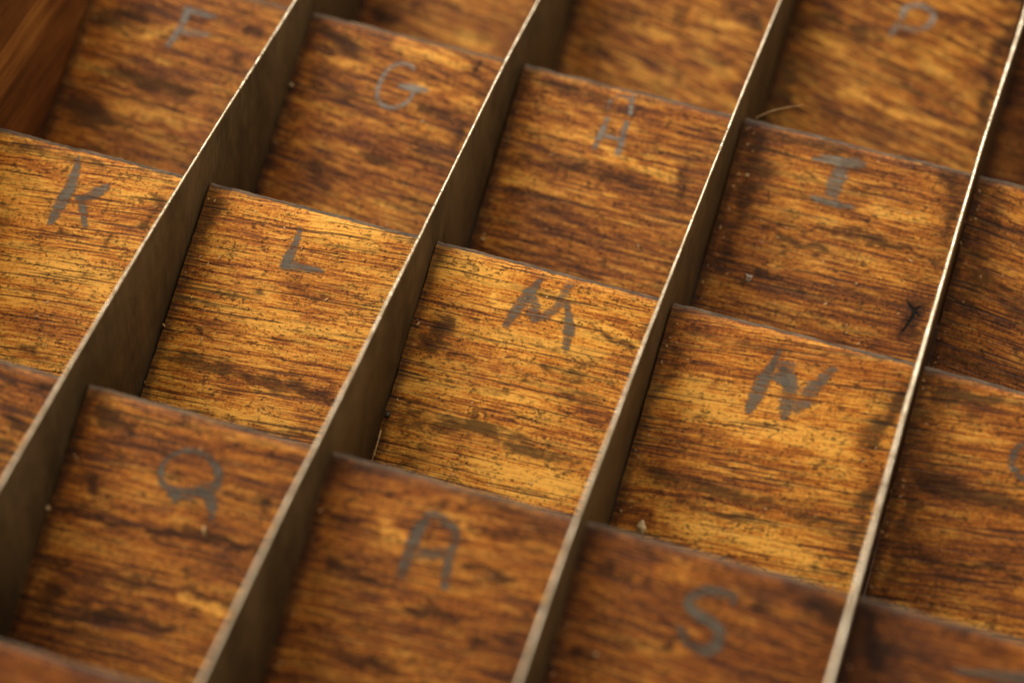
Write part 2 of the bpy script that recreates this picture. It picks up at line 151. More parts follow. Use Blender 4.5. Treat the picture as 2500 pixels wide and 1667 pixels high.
# ---------------------------------------------------------------- materials
def board_wood(name):
    """old stained board: the grain runs along the first UV axis; stains and divider shade are a painted attribute"""
    t = NT(name)
    uv = t.node('ShaderNodeUVMap', uv_map='grain').outputs[0]
    # gentle waves in the grain
    wav = t.noise(uv, (1.6, 2.2, 1), 2, .5, (3, 7, 0))
    wv = t.node('ShaderNodeCombineXYZ'); t.put(wv.inputs[1], t.math('MULTIPLY', t.math('SUBTRACT', wav, .5), .022))
    add = t.node('ShaderNodeVectorMath', operation='ADD'); t.l.new(uv, add.inputs[0]); t.l.new(wv.outputs[0], add.inputs[1])
    g = add.outputs[0]
    at = t.attr('stain_shade'); sr, sg, sb = t.sep(at.outputs['Color'])[:3]; edge = at.outputs['Alpha']
    oi = t.node('ShaderNodeObjectInfo'); og, ored, od = t.sep(oi.outputs['Color'])[:3]
    broad = t.noise(g, (.9, 5.5, 1), 3, .55)
    med = t.noise(g, (1.6, 24, 1), 3, .6, (11, 2, 0))
    fine = t.noise(g, (2.6, 90, 1), 3, .7, (5, 9, 0))
    hair = t.noise(g, (9, 230, 1), 2, .65, (1, 3, 0))
    blot = t.noise(uv, (2.6, 3.4, 1), 4, .6, (21, 2, 0), .3)
    blot2 = t.noise(uv, (9, 15, 1), 4, .65, (2, 33, 0), .4)
    fleck = t.noise(uv, (30, 60, 1), 3, .6, (2, 3, 0))
    cross = t.noise(uv, (95, 30, 1), 3, .65, (8, 3, 0)); salt = t.noise(uv, (75, 120, 1), 2, .7, (18, 3, 0))
    sx = t.node('ShaderNodeSeparateXYZ'); t.l.new(uv, sx.inputs[0]); cx = t.node('ShaderNodeCombineXYZ')
    t.put(cx.inputs[0], sx.outputs[0]); t.put(cx.inputs[1], t.math('MULTIPLY_ADD', sx.outputs[0], -.16, sx.outputs[1]))
    rib = t.noise(cx.outputs[0], (5.0, 44, 1), 2.5, .6, (4, 44, 0))
    # lightness driver
    rb = t.math('MULTIPLY', t.math('SUBTRACT', 1.0, oi.outputs['Alpha']), 1.0)      # boards with a rippled figure
    v = t.math('MULTIPLY_ADD', rib, .40, t.math('MULTIPLY', broad, .40))
    v = t.math('ADD', v, t.math('MULTIPLY', rb, t.math('SUBTRACT', rib, .5)))
    v = t.math('MULTIPLY_ADD', med, .70, v)
    v = t.math('MULTIPLY_ADD', fine, 1.02, v)
    v = t.math('MULTIPLY_ADD', hair, .85, v)
    v = t.math('MULTIPLY_ADD', salt, .40, v)
    v = t.math('MULTIPLY_ADD', blot, .40, v)
    v = t.math('MULTIPLY_ADD', blot2, .35, v)
    v = t.math('MULTIPLY_ADD', cross, .28, v)      # mean about 1.86
    v = t.math('MULTIPLY_ADD', sb, .30, v)
    v = t.math('MULTIPLY_ADD', og, .17, v)
    v = t.math('MULTIPLY_ADD', od, -.35, v)
    v = t.math('SUBTRACT', v, .555)
    v = t.ramp(v, 1.50, 2.26)
    cr = t.node('ShaderNodeValToRGB'); t.l.new(v, cr.inputs[0])
    el = cr.color_ramp.elements
    cols = [(0.0, (.060, .020, .007)), (.25, (.165, .049, .008)), (.5, (.36, .114, .013)), (.75, (.60, .240, .030)), (1.0, (.88, .48, .095))]
    el[0].position = cols[0][0]; el[0].color = cols[0][1] + (1,)
    el[1].position = cols[-1][0]; el[1].color = cols[-1][1] + (1,)
    for p_, c_ in cols[1:-1]:
        e = el.new(p_); e.color = c_ + (1,)
    col = cr.outputs[0]
    # reddish areas
    redm = t.math('MAXIMUM', t.math('MULTIPLY', sg, t.ramp(t.math('ADD', blot2, med), .7, 1.15, .45, 1.0)), t.math('MULTIPLY', ored, .6))
    col = t.mix(redm, col, t.mix(.8, col, (.42, .22, .20), 'MULTIPLY'))
    # boards that kept the golden varnish
    col = t.mix(t.math('MULTIPLY', t.math('MAXIMUM', og, t.math('MULTIPLY', sb, .7)), .45), col, t.mix(1.0, col, (1.13, 1.03, .66), 'MULTIPLY'))
    # long dark pores
    pm = t.noise(g, (1.9, 85, 1), 1.5, .5, (31, 5, 0))
    pore = t.ramp(pm, .58, .67)
    pm2 = t.noise(g, (1.0, 60, 1), 1, .5, (61, 15, 0))
    pore = t.math('MAXIMUM', pore, t.ramp(pm2, .64, .69))
    col = t.mix(t.math('MULTIPLY', pore, .78), col, (.040, .014, .007))
    # grime: painted stains, dirt and painted shade along the edges, scattered specks
    brk = t.math('ADD', t.math('MULTIPLY', blot2, .7), t.math('ADD', t.math('MULTIPLY', fine, .45), t.math('ADD', t.math('MULTIPLY', fleck, .45), t.math('MULTIPLY', med, .40))))   # mean 1.0
    grime_shade = t.ramp(t.math('ADD', sr, t.math('ADD', t.math('MULTIPLY', t.math('SUBTRACT', brk, 1.0), 2.2), t.math('ADD', t.math('MULTIPLY', t.math('SUBTRACT', fine, .5), 1.6), t.math('MULTIPLY', t.math('SUBTRACT', med, .5), 1.2)))), -.05, .95)
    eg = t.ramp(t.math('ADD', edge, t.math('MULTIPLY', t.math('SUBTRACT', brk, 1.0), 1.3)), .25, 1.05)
    spk = t.ramp(t.math('ADD', fleck, t.math('MULTIPLY', blot2, .45)), .79, .88)
    dust = t.noise(uv, (55, 95, 1), 2, .6, (40, 3, 0))
    tiny = t.math('MULTIPLY', t.ramp(t.math('ADD', dust, t.math('MULTIPLY', blot2, .55)), .85, .95), .95)
    big = t.ramp(t.math('ADD', blot, t.math('MULTIPLY', t.math('SUBTRACT', brk, 1.0), .7)), .56, .76)
    gm = t.math('MAXIMUM', t.math('MAXIMUM', grime_shade, t.math('MULTIPLY', eg, .9)), t.math('MAXIMUM', t.math('MULTIPLY', spk, .85), t.math('MAXIMUM', tiny, t.math('MULTIPLY', big, .35))))
    stain_shade = t.mix(1.0, col, (.12, .105, .12), 'MULTIPLY')
    stain_shade = t.mix(.14, stain_shade, (.020, .012, .007))
    col = t.mix(t.math('MULTIPLY', gm, .93), col, stain_shade)
    # cracks drawn with more than full strength go almost black
    col = t.mix(t.ramp(sr, 1.05, 1.35), col, (.004, .002, .001))
    t.put(t.bsdf.inputs['Base Color'], col)
    t.put(t.bsdf.inputs['Roughness'], t.math('ADD', t.math('MULTIPLY', gm, .15), t.math('MULTIPLY_ADD', fine, .25, .33)))
    t.bsdf.inputs['Specular IOR Level'].default_value = .20
    h = t.math('ADD', t.math('MULTIPLY', fine, .35), t.math('MULTIPLY', hair, .30))
    h = t.math('SUBTRACT', h, t.math('MULTIPLY', pore, .35))
    h = t.math('ADD', h, t.math('MULTIPLY', blot2, .3))
    h = t.math('SUBTRACT', h, t.ramp(sr, 1.05, 1.35, 0, 2.5))
    b = t.node('ShaderNodeBump'); b.inputs['Strength'].default_value = .65; b.inputs['Distance'].default_value = .0060 * W
    t.l.new(h, b.inputs['Height']); t.l.new(b.outputs[0], t.bsdf.inputs['Normal'])
    return t.mat

def nose_wood(name):
    """bare, grey worn edge of a board"""
    t = NT(name)
    uv = t.node('ShaderNodeUVMap', uv_map='grain').outputs[0]
    a = t.noise(uv, (9, 30, 1), 4, .7, (2, 8, 0)); b = t.noise(uv, (40, 120, 1), 3, .6)
    v = t.math('ADD', t.math('MULTIPLY', a, .7), t.math('MULTIPLY', b, .4))
    col = t.mix(t.ramp(v, .42, .68), (.028, .016, .009), (.19, .122, .070))
    t.put(t.bsdf.inputs['Base Color'], col)
    t.bsdf.inputs['Roughness'].default_value = .55
    bm_ = t.node('ShaderNodeBump'); bm_.inputs['Strength'].default_value = .6; bm_.inputs['Distance'].default_value = .006 * W
    t.l.new(b, bm_.inputs['Height']); t.l.new(bm_.outputs[0], t.bsdf.inputs['Normal'])
    return t.mat

def letter_paint(name):
    """thin grey paint, brushed on and rubbed off along the grain"""
    t = NT(name)
    uv = t.node('ShaderNodeUVMap', uv_map='grain').outputs[0]
    e = t.attr('cover').outputs['Fac']
    fine = t.noise(uv, (2.6, 90, 1), 3, .7, (5, 9, 0)); big = t.noise(uv, (9, 15, 1), 4, .65, (2, 33, 0), .4)
    pm = t.ramp(t.noise(uv, (1.9, 85, 1), 1.5, .5, (31, 5, 0)), .56, .66)
    v = t.math('ADD', t.math('MULTIPLY', e, 1.60), t.math('ADD', t.math('MULTIPLY', t.math('SUBTRACT', fine, .5), 4.2), t.math('MULTIPLY', t.math('SUBTRACT', big, .5), 2.2)))
    hr = t.noise(uv, (9, 230, 1), 2, .65, (1, 3, 0)); v = t.math('MULTIPLY_ADD', t.math('SUBTRACT', hr, .5), 2.2, v)
    a = t.ramp(v, .22, 1.60, 0, .80)
    a = t.math('MULTIPLY', a, t.math('SUBTRACT', 1.0, t.math('MULTIPLY', pm, .8)))
    col = t.mix(t.ramp(t.math('ADD', fine, big), .75, 1.25), (.060, .054, .047), (.165, .150, .130))
    oi = t.node('ShaderNodeObjectInfo'); col = t.mix(1.0, col, oi.outputs['Color'], 'MULTIPLY')
    t.put(t.bsdf.inputs['Base Color'], col)
    t.bsdf.inputs['Roughness'].default_value = .42
    t.put(t.bsdf.inputs['Alpha'], a)
    return t.mat

def divider_sheet(name):
    t = NT(name)
    co = t.node('ShaderNodeTexCoord').outputs['Object']
    k = 1 / W
    a = t.noise(co, (2 * k, 3 * k, .8 * k), 4, .6); b = t.noise(co, (30 * k, 60 * k, 9 * k), 3, .6); c = t.noise(co, (8 * k, 9 * k, 9 * k), 4, .65, (3, 3, 3))
    v = t.math('ADD', t.math('MULTIPLY', a, .5), t.math('ADD', t.math('MULTIPLY', b, .25), t.math('MULTIPLY', c, .25)))
    col = t.mix(t.ramp(v, .38, .62), (.052, .036, .018), (.128, .087, .043))
    col = t.mix(t.ramp(c, .66, .76, 0, .6), col, (.02, .012, .008))
    t.put(t.bsdf.inputs['Base Color'], col)
    t.bsdf.inputs['Roughness'].default_value = .55
    t.bsdf.inputs['Specular IOR Level'].default_value = .15
    bm_ = t.node('ShaderNodeBump'); bm_.inputs['Strength'].default_value = .3; bm_.inputs['Distance'].default_value = .004 * W
    t.l.new(b, bm_.inputs['Height']); t.l.new(bm_.outputs[0], t.bsdf.inputs['Normal'])
    return t.mat

def rim_metal(name):
    t = NT(name)
    co = t.node('ShaderNodeTexCoord').outputs['Object']
    k = 1 / W
    a = t.noise(co, (60 * k, 9 * k, 20 * k), 4, .65); b = t.noise(co, (120 * k, 60 * k, 60 * k), 3, .6, (3, 3, 1)); c = t.noise(co, (3 * k, 1.2 * k, 3 * k), 2, .5, (9, 3, 1))
    col = t.mix(t.ramp(a, .35, .65), (.55, .47, .34), (.88, .80, .64))
    col = t.mix(t.ramp(t.math('ADD', b, t.math('MULTIPLY', c, .55)), .86, .95, 0, .9), col, (.08, .052, .03))
    t.put(t.bsdf.inputs['Base Color'], col)
    t.bsdf.inputs['Metallic'].default_value = .6
    t.put(t.bsdf.inputs['Roughness'], t.ramp(b, .3, .7, .24, .42))
    bm_ = t.node('ShaderNodeBump'); bm_.inputs['Strength'].default_value = .5; bm_.inputs['Distance'].default_value = .004 * W
    t.l.new(t.math('ADD', a, b), bm_.inputs['Height']); t.l.new(bm_.outputs[0], t.bsdf.inputs['Normal'])
    return t.mat

def frame_wood(name, along):
    """solid frame board; along = index of the axis the grain follows"""
    t = NT(name)
    co = t.node('ShaderNodeTexCoord').outputs['Object']
    k = 1 / W
    def s(lo, hi): 
        q = [hi * k] * 3; q[along] = lo * k; return tuple(q)
    a = t.noise(co, s(.5, 5), 4, .6, (1, 2, 3), .4); b = t.noise(co, s(2, 40), 3, .6); c = t.noise(co, s(2, 2), 4, .6)
    v = t.math('ADD', t.math('MULTIPLY', a, .6), t.math('ADD', t.math('MULTIPLY', b, .3), t.math('MULTIPLY', c, .25)))
    cr = t.node('ShaderNodeValToRGB'); t.l.new(t.ramp(v, .38, .78), cr.inputs[0])
    el = cr.color_ramp.elements
    el[0].color = (.045, .014, .004, 1); el[1].color = (.36, .15, .035, 1)
    e = el.new(.5); e.color = (.17, .055, .011, 1)
    t.put(t.bsdf.inputs['Base Color'], cr.outputs[0])
    t.bsdf.inputs['Roughness'].default_value = .42
    bm_ = t.node('ShaderNodeBump'); bm_.inputs['Strength'].default_value = .4; bm_.inputs['Distance'].default_value = .006 * W
    t.l.new(b, bm_.inputs['Height']); t.l.new(bm_.outputs[0], t.bsdf.inputs['Normal'])
    return t.mat

def plain(name, col, rough=.6, spec=.3, sss=0):
    t = NT(name); co = t.node('ShaderNodeTexCoord').outputs['Object']
    a = t.noise(co, (30 / W,) * 3, 3, .6)
    t.put(t.bsdf.inputs['Base Color'], t.mix(t.ramp(a, .3, .7), tuple(c * .65 for c in col), tuple(min(1, c * 1.2) for c in col)))
    t.bsdf.inputs['Roughness'].default_value = rough; t.bsdf.inputs['Specular IOR Level'].default_value = spec
    return t.mat

M_BOARD = board_wood('stained_board'); M_NOSE = nose_wood('worn_board_edge'); M_PAINT = letter_paint('grey_paint')
M_SHEET = divider_sheet('brown_sheet'); M_RIM = rim_metal('bright_rim')
M_SIDE = frame_wood('frame_wood_long', 1); M_END = frame_wood('frame_wood_cross', 0)
M_CRUMB = plain('pale_wood_crumb', (.62, .45, .24)); M_HAIR = plain('pale_fibre', (.5, .32, .16)); M_DARK = plain('dark_bead', (.03, .02, .015), .25, .6)
M_DUST = plain('dust', (.62, .38, .18)); M_TABLE = frame_wood('table_wood', 0)

# ---------------------------------------------------------------- tray dimensions (in W)
PITCH = 1.2216; DROP = .221; SLOPE = .6311; SL = math.sqrt(1 + SLOPE * SLOPE)
TOPY = {0: -.028}
def row_y(j): return TOPY.get(j, -j * PITCH)
TH = .0125                      # divider thickness; right face of divider i at x = i (1..4)
DIVX = {1: 1.008, 2: 1.995, 3: 2.992, 4: 4.014}
def left_x(c): return DIVX.get(c, 0.0) if c else 0.0
def right_x(c): return DIVX.get(c + 1, 5.0) - (TH if c + 1 in DIVX else 0)

TRAY = bpy.data.objects.new('letter_sorting_tray', None); COL.objects.link(TRAY)
TRAY.location = (2.5 * W, -1.83 * W, -1.10 * W)
tag(TRAY, 'old wooden compartment tray with sloping boards marked by grey letters and thin upright dividers', 'tray')
def under(o, parent=None):
    """keep world coordinates while parenting"""
    p = parent or TRAY
    o.parent = p
    return o
OFF = Vector(TRAY.location)

NAMES = {(0, 0): 'F', (1, 0): 'G', (2, 0): 'H', (3, 0): 'I', (4, 0): 'J', (0, 1): 'K', (1, 1): 'L', (2, 1): 'M', (3, 1): 'N', (4, 1): 'O',
         (0, 2): 'P', (1, 2): 'Q', (2, 2): 'R', (3, 2): 'S', (4, 2): 'T', (1, 3): 'V', (1, -1): 'B', (2, -1): 'C', (3, -1): 'D'}
# golden / red / dark tone of each board and the slant of its grain
TONE = {'K': (.95, 0, 0), 'L': (.9, 0, 0), 'M': (1.0, 0, 0), 'N': (.9, .05, 0), 'I': (.2, .12, .04), 'H': (.25, .12, -.04), 'G': (.2, .15, -.03), 'O': (.4, .1, .08), 'J': (.2, .2, -.05), 'F': (.15, .15, -.02), 'D': (.3, .05, -.05), 'C': (.3, .05, -.1), 'B': (.15, .15, -.02), 'Q': (.15, .2, .04), 'R': (.1, .3, .03), 'S': (.05, .4, .10), 'T': (0, .5, .12), 'V': (0, .8, .2), 'P': (.1, .4, 0)}
GR = {'K': -.11, 'L': -.09, 'M': -.04, 'N': -.10, 'G': .05, 'H': -.02, 'I': -.03, 'Q': -.05, 'R': -.08, 'O': -.13, 'F': .02, 'D': .12, 'J': .10,
      'S': .02, 'T': -.03, 'B': .05, 'C': .08, 'P': .03, 'V': 0}

def seg_field(U, V, pts):
    """0..1 coverage of a soft brush stroke through pts = (u, v, width)"""
    best = np.zeros_like(U)
    if len(pts) == 1: pts = [pts[0], (pts[0][0] + 1e-4, pts[0][1], pts[0][2])]
    for (u0, v0, w0), (u1, v1, w1) in zip(pts, pts[1:]):
        du, dv = u1 - u0, v1 - v0; L2 = du * du + dv * dv + 1e-12
        t = np.clip(((U - u0) * du + (V - v0) * dv) / L2, 0, 1)
        d = np.hypot(U - u0 - t * du, (V - v0 - t * dv) * 1.15)
        hw = (w0 + (w1 - w0) * t) * .5
        best = np.maximum(best, np.exp(-(d / (hw * 1.15)) ** 2 * 1.1))
    return best

_ph = np.random.RandomState(5).rand(40, 4)
def warp(c, j, U, V):
    """slight cupping and unevenness of the board surface, normal to it"""
    q = _ph[(c * 7 + j * 3) % 40]
    return .0035 * np.sin(3.1 * U + 6 * q[0]) * np.cos(2.3 * V + 6 * q[1]) + .0012 * np.sin(11 * U + 5 * V + 9 * q[2])

def surf(c, j, U, V, h=0.0):
    """point of board (c, j) at u across, v down the slope, h above the surface (tray coordinates)"""
    y0 = row_y(j); hh = h + warp(c, j, U, V)
    X = c + U; Y = y0 - V / SL - hh * SLOPE / SL; Z = -DROP - V * SLOPE / SL + hh / SL
    return X, Y, Z

def fill(me, verts, faces):
    me.vertices.add(len(verts)); me.vertices.foreach_set('co', np.asarray(verts, np.float32).ravel())
    f = np.asarray(faces, np.int32); k = f.shape[1]
    me.loops.add(f.size); me.loops.foreach_set('vertex_index', f.ravel())
    me.polygons.add(len(f)); me.polygons.foreach_set('loop_start', np.arange(0, f.size, k, dtype=np.int32))
    me.polygons.foreach_set('loop_total', np.full(len(f), k, np.int32)); me.update(calc_edges=True)

def set_uv(me, vert_uv):
    lay = me.uv_layers.new(name='grain')
    vi = np.empty(len(me.loops), np.int32); me.loops.foreach_get('vertex_index', vi)
    lay.data.foreach_set('uv', vert_uv[vi].astype(np.float32).ravel())

def grain_uv(c, j, U, V):
    k = GR.get(NAMES.get((c, j)), .0)
    return np.stack([U + c * 3.7 + j * 1.3 + 20, (V - k * U) + c * 5.3 + j * 11.1 + 70], -1)

def wob(a, b, n, amp, fr, seed):
    return np.array([amp * (nz(t * fr, seed, 1.3) + .5 * nz(t * fr * 3.7, seed, 5.1) + .35 * nz(t * fr * 11, seed, 2.2)) for t in np.linspace(a, b, n)])

def board(c, j):
    name = NAMES.get((c, j)); fine_b = name is not None
    NU, NV = (150, 210) if fine_b else (30, 40)
    x0 = left_x(c) - c + .005; x1 = right_x(c) - c - .004; v1 = PITCH * SL + .02
    us = np.linspace(0, 1, NU); vs = np.linspace(0, v1, NV)
    T, V = np.meshgrid(us, vs)                              # rows follow v
    le = x0 + np.abs(wob(0, 1, NV, .006, 6, c + 9.1 * j)); re = x1 - np.abs(wob(0, 1, NV, .004, 6, c + 3.1 * j + 40))
    U = le[:, None] + (re - le)[:, None] * T
    nose = wob(0, 1, NU, .0028, 3, c * 2.1 + j * 5.7) + wob(0, 1, NU, .0035, 14, c * 2.1 + j * 1.7)        # uneven worn edge
    Vn = V - nose[None, :] * np.exp(-V / .06)
    # front surface with a rounded nose
    rnd = -.010 * np.exp(-(V / .010) ** 1.2)
    X, Y, Z = surf(c, j, U, Vn, rnd)
    n0 = NU * NV
    # extra rows: flat worn top of the nose, then the back of the board
    Xt, Yt, Zt = X[0], Y[0], Z[0]
    th = .018 + np.array([.006 * nz(t * 7, c, j + .5) for t in us])
    rows = [(Xt, Yt + .25 * th, Zt + .004), (Xt, Yt + .8 * th, Zt + .003), (Xt, Yt + th, Zt - .008), (Xt, Yt + .03 + 0 * th, Zt - .05)]
    Xb, Yb, Zb = surf(c, j, U[-1], V[-1], -.04)
    rows.append((Xb, Yb, Zb))
    verts = [np.stack([X.ravel(), Y.ravel(), Z.ravel()], -1)] + [np.stack(r_, -1) for r_ in rows]
    P = np.concatenate(verts) * W - np.array(OFF)[None, :]
    idx = np.arange(n0).reshape(NV, NU)
    f = np.stack([idx[1:, :-1], idx[1:, 1:], idx[:-1, 1:], idx[:-1, :-1]], -1).reshape(-1, 4)
    fr = [f]; prev = idx[0]
    for k in range(5):
        cur = n0 + k * NU + np.arange(NU)
        fr.append(np.stack([prev[:-1], prev[1:], cur[1:], cur[:-1]], -1)); prev = cur
    fr.append(np.stack([prev[:-1], prev[1:], idx[-1, 1:], idx[-1, :-1]], -1))
    # side faces
    F = np.concatenate(fr)
    me = bpy.data.meshes.new('sloped_board'); fill(me, P, F)
    uvv = np.concatenate([grain_uv(c, j, U, V).reshape(-1, 2)] + [grain_uv(c, j, U[0], V[0] - .02 * (k + 1)) for k in range(5)])
    set_uv(me, uvv)
    mi = np.zeros(len(F), np.int32); nf = len(f); mi[nf:nf + 3 * (NU - 1)] = 1
    me.polygons.foreach_set('material_index', mi); me.polygons.foreach_set('use_smooth', np.ones(len(F), bool))
    # stains; alpha holds edge dirt and painted shade beside the dividers
    A = np.zeros((n0 + 5 * NU, 4), np.float32)
    if fine_b:
        chan = {'d': 0, 'r': 1, 'g': 2}
        S = np.zeros((3,) + U.shape)
        def vn(a, b, s, seed):
            r_ = np.random.RandomState(seed + 17 * c + 5 * j + 50).rand(64, 64)
            x_ = (a * s + 7) % 62; y_ = (b * s + 5) % 62; xi = x_.astype(int); yi = y_.astype(int); fx = x_ - xi; fy = y_ - yi
            fx = fx * fx * (3 - 2 * fx); fy = fy * fy * (3 - 2 * fy)
            return (r_[yi, xi] * (1 - fx) + r_[yi, xi + 1] * fx) * (1 - fy) + (r_[yi + 1, xi] * (1 - fx) + r_[yi + 1, xi + 1] * fx) * fy - .5
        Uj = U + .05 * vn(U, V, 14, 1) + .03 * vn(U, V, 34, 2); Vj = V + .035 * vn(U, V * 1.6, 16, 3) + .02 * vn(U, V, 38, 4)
        for kind, s, pts in STAINS_AND_SHADE.get(name, []):
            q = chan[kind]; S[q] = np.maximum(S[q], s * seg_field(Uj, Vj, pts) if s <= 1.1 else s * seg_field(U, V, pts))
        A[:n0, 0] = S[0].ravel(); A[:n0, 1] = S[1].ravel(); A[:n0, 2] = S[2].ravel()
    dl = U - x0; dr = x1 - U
    E = 1.1 * np.exp(-dl / .032) + .48 * np.exp(-dl / .14) + .62 * np.exp(-dr / .035) + .50 * np.exp(-V / .03) + .35 * np.clip((V - .9) / .4, 0, 1)  # dirt at edges, darker foot; broad left term adds painted divider shade
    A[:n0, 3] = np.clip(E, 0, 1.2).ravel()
    ca = me.color_attributes.new('stain_shade', 'FLOAT_COLOR', 'POINT'); ca.data.foreach_set('color', A.ravel())
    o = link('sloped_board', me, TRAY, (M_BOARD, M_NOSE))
    o.color = TONE.get(name, (.2, .2, .2)) + ({'D': .1, 'C': .2, 'B': .6, 'G': .75, 'H': .8}.get(name, 1),)
    if name and name in LETTER_STROKES:
        letter(c, j, name, o)
        o['label'] = 'sloping board marked with the grey letter ' + name
    return o

def catmull(pts, n):
    P = [np.array(p, float) for p in pts]
    if len(P) == 2: return [P[0] + (P[1] - P[0]) * t for t in np.linspace(0, 1, n * 1 + 1)]
    P = [2 * P[0] - P[1]] + P + [2 * P[-1] - P[-2]]
    out = []
    for i in range(1, len(P) - 2):
        for t in np.linspace(0, 1, n, endpoint=False):
            a, b, c_, d = P[i - 1], P[i], P[i + 1], P[i + 2]
            out.append(.5 * (2 * b + (c_ - a) * t + (2 * a - 5 * b + 4 * c_ - d) * t * t + (3 * b - a - 3 * c_ + d) * t ** 3))
    out.append(P[-2]); return out

FADE = {('M', 1): .85, ('M', 2): .80, ('N', 3): .8, ('F', 2): .7, ('H', 4): .85, ('N', 2): .85}
def letter(c, j, name, parent):
    verts, faces, cov, uvs = [], [], [], []
    for si, st in enumerate(LETTER_STROKES[name]):
        pts = catmull(st, 9); n = len(pts); base = len(verts)
        for i, p in enumerate(pts):
            a = pts[max(0, i - 1)]; b = pts[min(n - 1, i + 1)]
            tx, ty = b[0] - a[0], b[1] - a[1]; L = math.hypot(tx, ty) + 1e-9; nx, ny = -ty / L, tx / L
            hw = max(p[2] * .5, .004) * (1.5 if name in 'QRSDN' else 1.34)
            lim = right_x(c) - c - .006
            for q in (-1, -.6, 0, .6, 1):
                jit = 1 + .16 * nz(p[0] * 40, p[1] * 40 + q, si)
                u = p[0] + nx * hw * q * jit; v = p[1] + ny * hw * q * jit
                u = min(u, lim); v = max(v, .004)
                X, Y, Z = surf(c, j, np.float64(u), np.float64(v), .0011 + .0004 * si)
                verts.append((X * W - OFF[0], Y * W - OFF[1], Z * W - OFF[2]))
                endf = min(1, (i + .3) / 2.2, (n - 1 - i + .3) / 2.2)
                cov.append((1 - abs(q) ** 3) * endf * (.95 if abs(q) < .7 else .6) * FADE.get((name, si), 1)); uvs.append(grain_uv(c, j, np.float64(u), np.float64(v)))
        for i in range(n - 1):
            for q in range(4):
                k = base + i * 5 + q; faces.append((k, k + 5, k + 6, k + 1))
    me = bpy.data.meshes.new('painted_letter'); fill(me, verts, faces); set_uv(me, np.array(uvs))
    at = me.attributes.new('cover', 'FLOAT', 'POINT'); at.data.foreach_set('value', np.array(cov, np.float32))
    # normals up
    me.update()
    if sum(p.normal.z for p in me.polygons) < 0: me.flip_normals()
    o = link('painted_letter', me, parent, (M_PAINT,))
    o['label'] = 'grey hand painted letter ' + name
    k = {'F': 1.5, 'G': 1.7, 'H': 1.5, 'D': 2.3, 'I': 1.35, 'Q': .72, 'S': .78, 'R': .85}.get(name, .88); o.color = (k, k * (1.04 if k > 1.4 else 1), k * (1.12 if k > 1.4 else .96), 1)  # far letters lightened and cooled: sheen put into the paint colour
    return o

for j in range(-1, 4):
    for c in range(5):
        board(c, j)

# ---------------------------------------------------------------- dividers
Y_FAR = PITCH + .06; Y_NEAR = -4 * PITCH + .02
# the thin strips are not quite straight: (position along, sideways position)
BOW = {1: [(-4.5, 1.030), (-3.2, 1.018), (-2.5, 1.003), (-1.4, 1.0), (-.2, 1.012), (1.2, 1.012)],
       2: [(-4.5, 2.030), (-3.74, 2.014), (-3, 2.001), (-2.2, 2.002), (-1, 1.993), (-.28, 1.986), (.17, 1.998), (1.2, 2.0)],
       3: [(-4.5, 3.030), (-3.38, 3.020), (-2.8, 3.0), (-1.6, 2.989), (-.1, 2.986), (.56, 2.991), (1.2, 2.995)],
       4: [(-4.5, 4.025), (-3.02, 4.018), (-1.5, 4.009), (0, 4.012), (.79, 4.03), (1.2, 4.03)]}
def divider(i):
    n = 900; xr = DIVX[i]
    ys = np.linspace(Y_NEAR, Y_FAR, n)
    by, bx = zip(*BOW[i]); bow = np.interp(ys, by, bx); k_ = np.hanning(121); k_ /= k_.sum()
    bow = np.convolve(np.pad(bow, 60, mode='edge'), k_, 'valid') - xr + np.array([.0012 * nz(y * 2.5, i * 3.3, 0) for y in ys])
    dn = np.array([.0016 * nz(y * 9, i, 2) + .0014 * nz(y * 33, i, 7) + .0010 * nz(y * 90, i, 4) for y in ys])      # dents in height
    wd = np.array([.0016 * nz(y * 14, i, 12) + .0014 * nz(y * 60, i, 17) for y in ys])
    nick = np.zeros(n)
    for yk, dp in NICKS.get(i, []): nick += dp * np.exp(-((ys - yk) / .006) ** 2)
    dn = dn - nick
    prof = [(0, -1.06, 0), (0, -.30, 0), (0, -.005, 0), (-.0014, -.0013, 1), (-.0030, 0, 1), (-.0068, 0, 1), (-.0086, -.0013, 1), (-.0100, -.005, 0), (-.0100, -.30, 0), (-.0100, -1.06, 0)]
    V = []
    sx_ = 1.6 if i == 4 else 1.05
    for px, pz, rim in prof:
        px *= sx_
        xx = xr + bow + px + (wd if px < -.005 else -wd * .6) * (1 if pz > -.02 else 0); zz = pz + (dn if pz > -.02 else 0) + 0 * ys
        V.append(np.stack([xx, ys, zz], -1))
    K = len(prof); P = np.concatenate(V) * W - np.array(OFF)[None, :]
    F = []; mi = []
    a = np.arange(n - 1)
    for k in range(K - 1):
        F.append(np.stack([k * n + a, k * n + a + 1, (k + 1) * n + a + 1, (k + 1) * n + a], -1))
        mi.append(np.full(n - 1, 1 if 2 <= k <= 6 else 0))
    me = bpy.data.meshes.new('divider'); fill(me, P, np.concatenate(F)); me.polygons.foreach_set('material_index', np.concatenate(mi).astype(np.int32))
    sm = np.ones(len(me.polygons), bool); me.polygons.foreach_set('use_smooth', sm)
    return link('divider', me, TRAY, (M_SHEET, M_RIM))
NICKS = {1: [(-1.30, .004)], 2: [(-.35, .005), (-1.52, .004)], 3: [(-.50, .010), (-.94, .007), (-1.28, .006)], 4: [(-1.62, .006), (-.75, .004)]}
for i in (1, 2, 3, 4): divider(i)

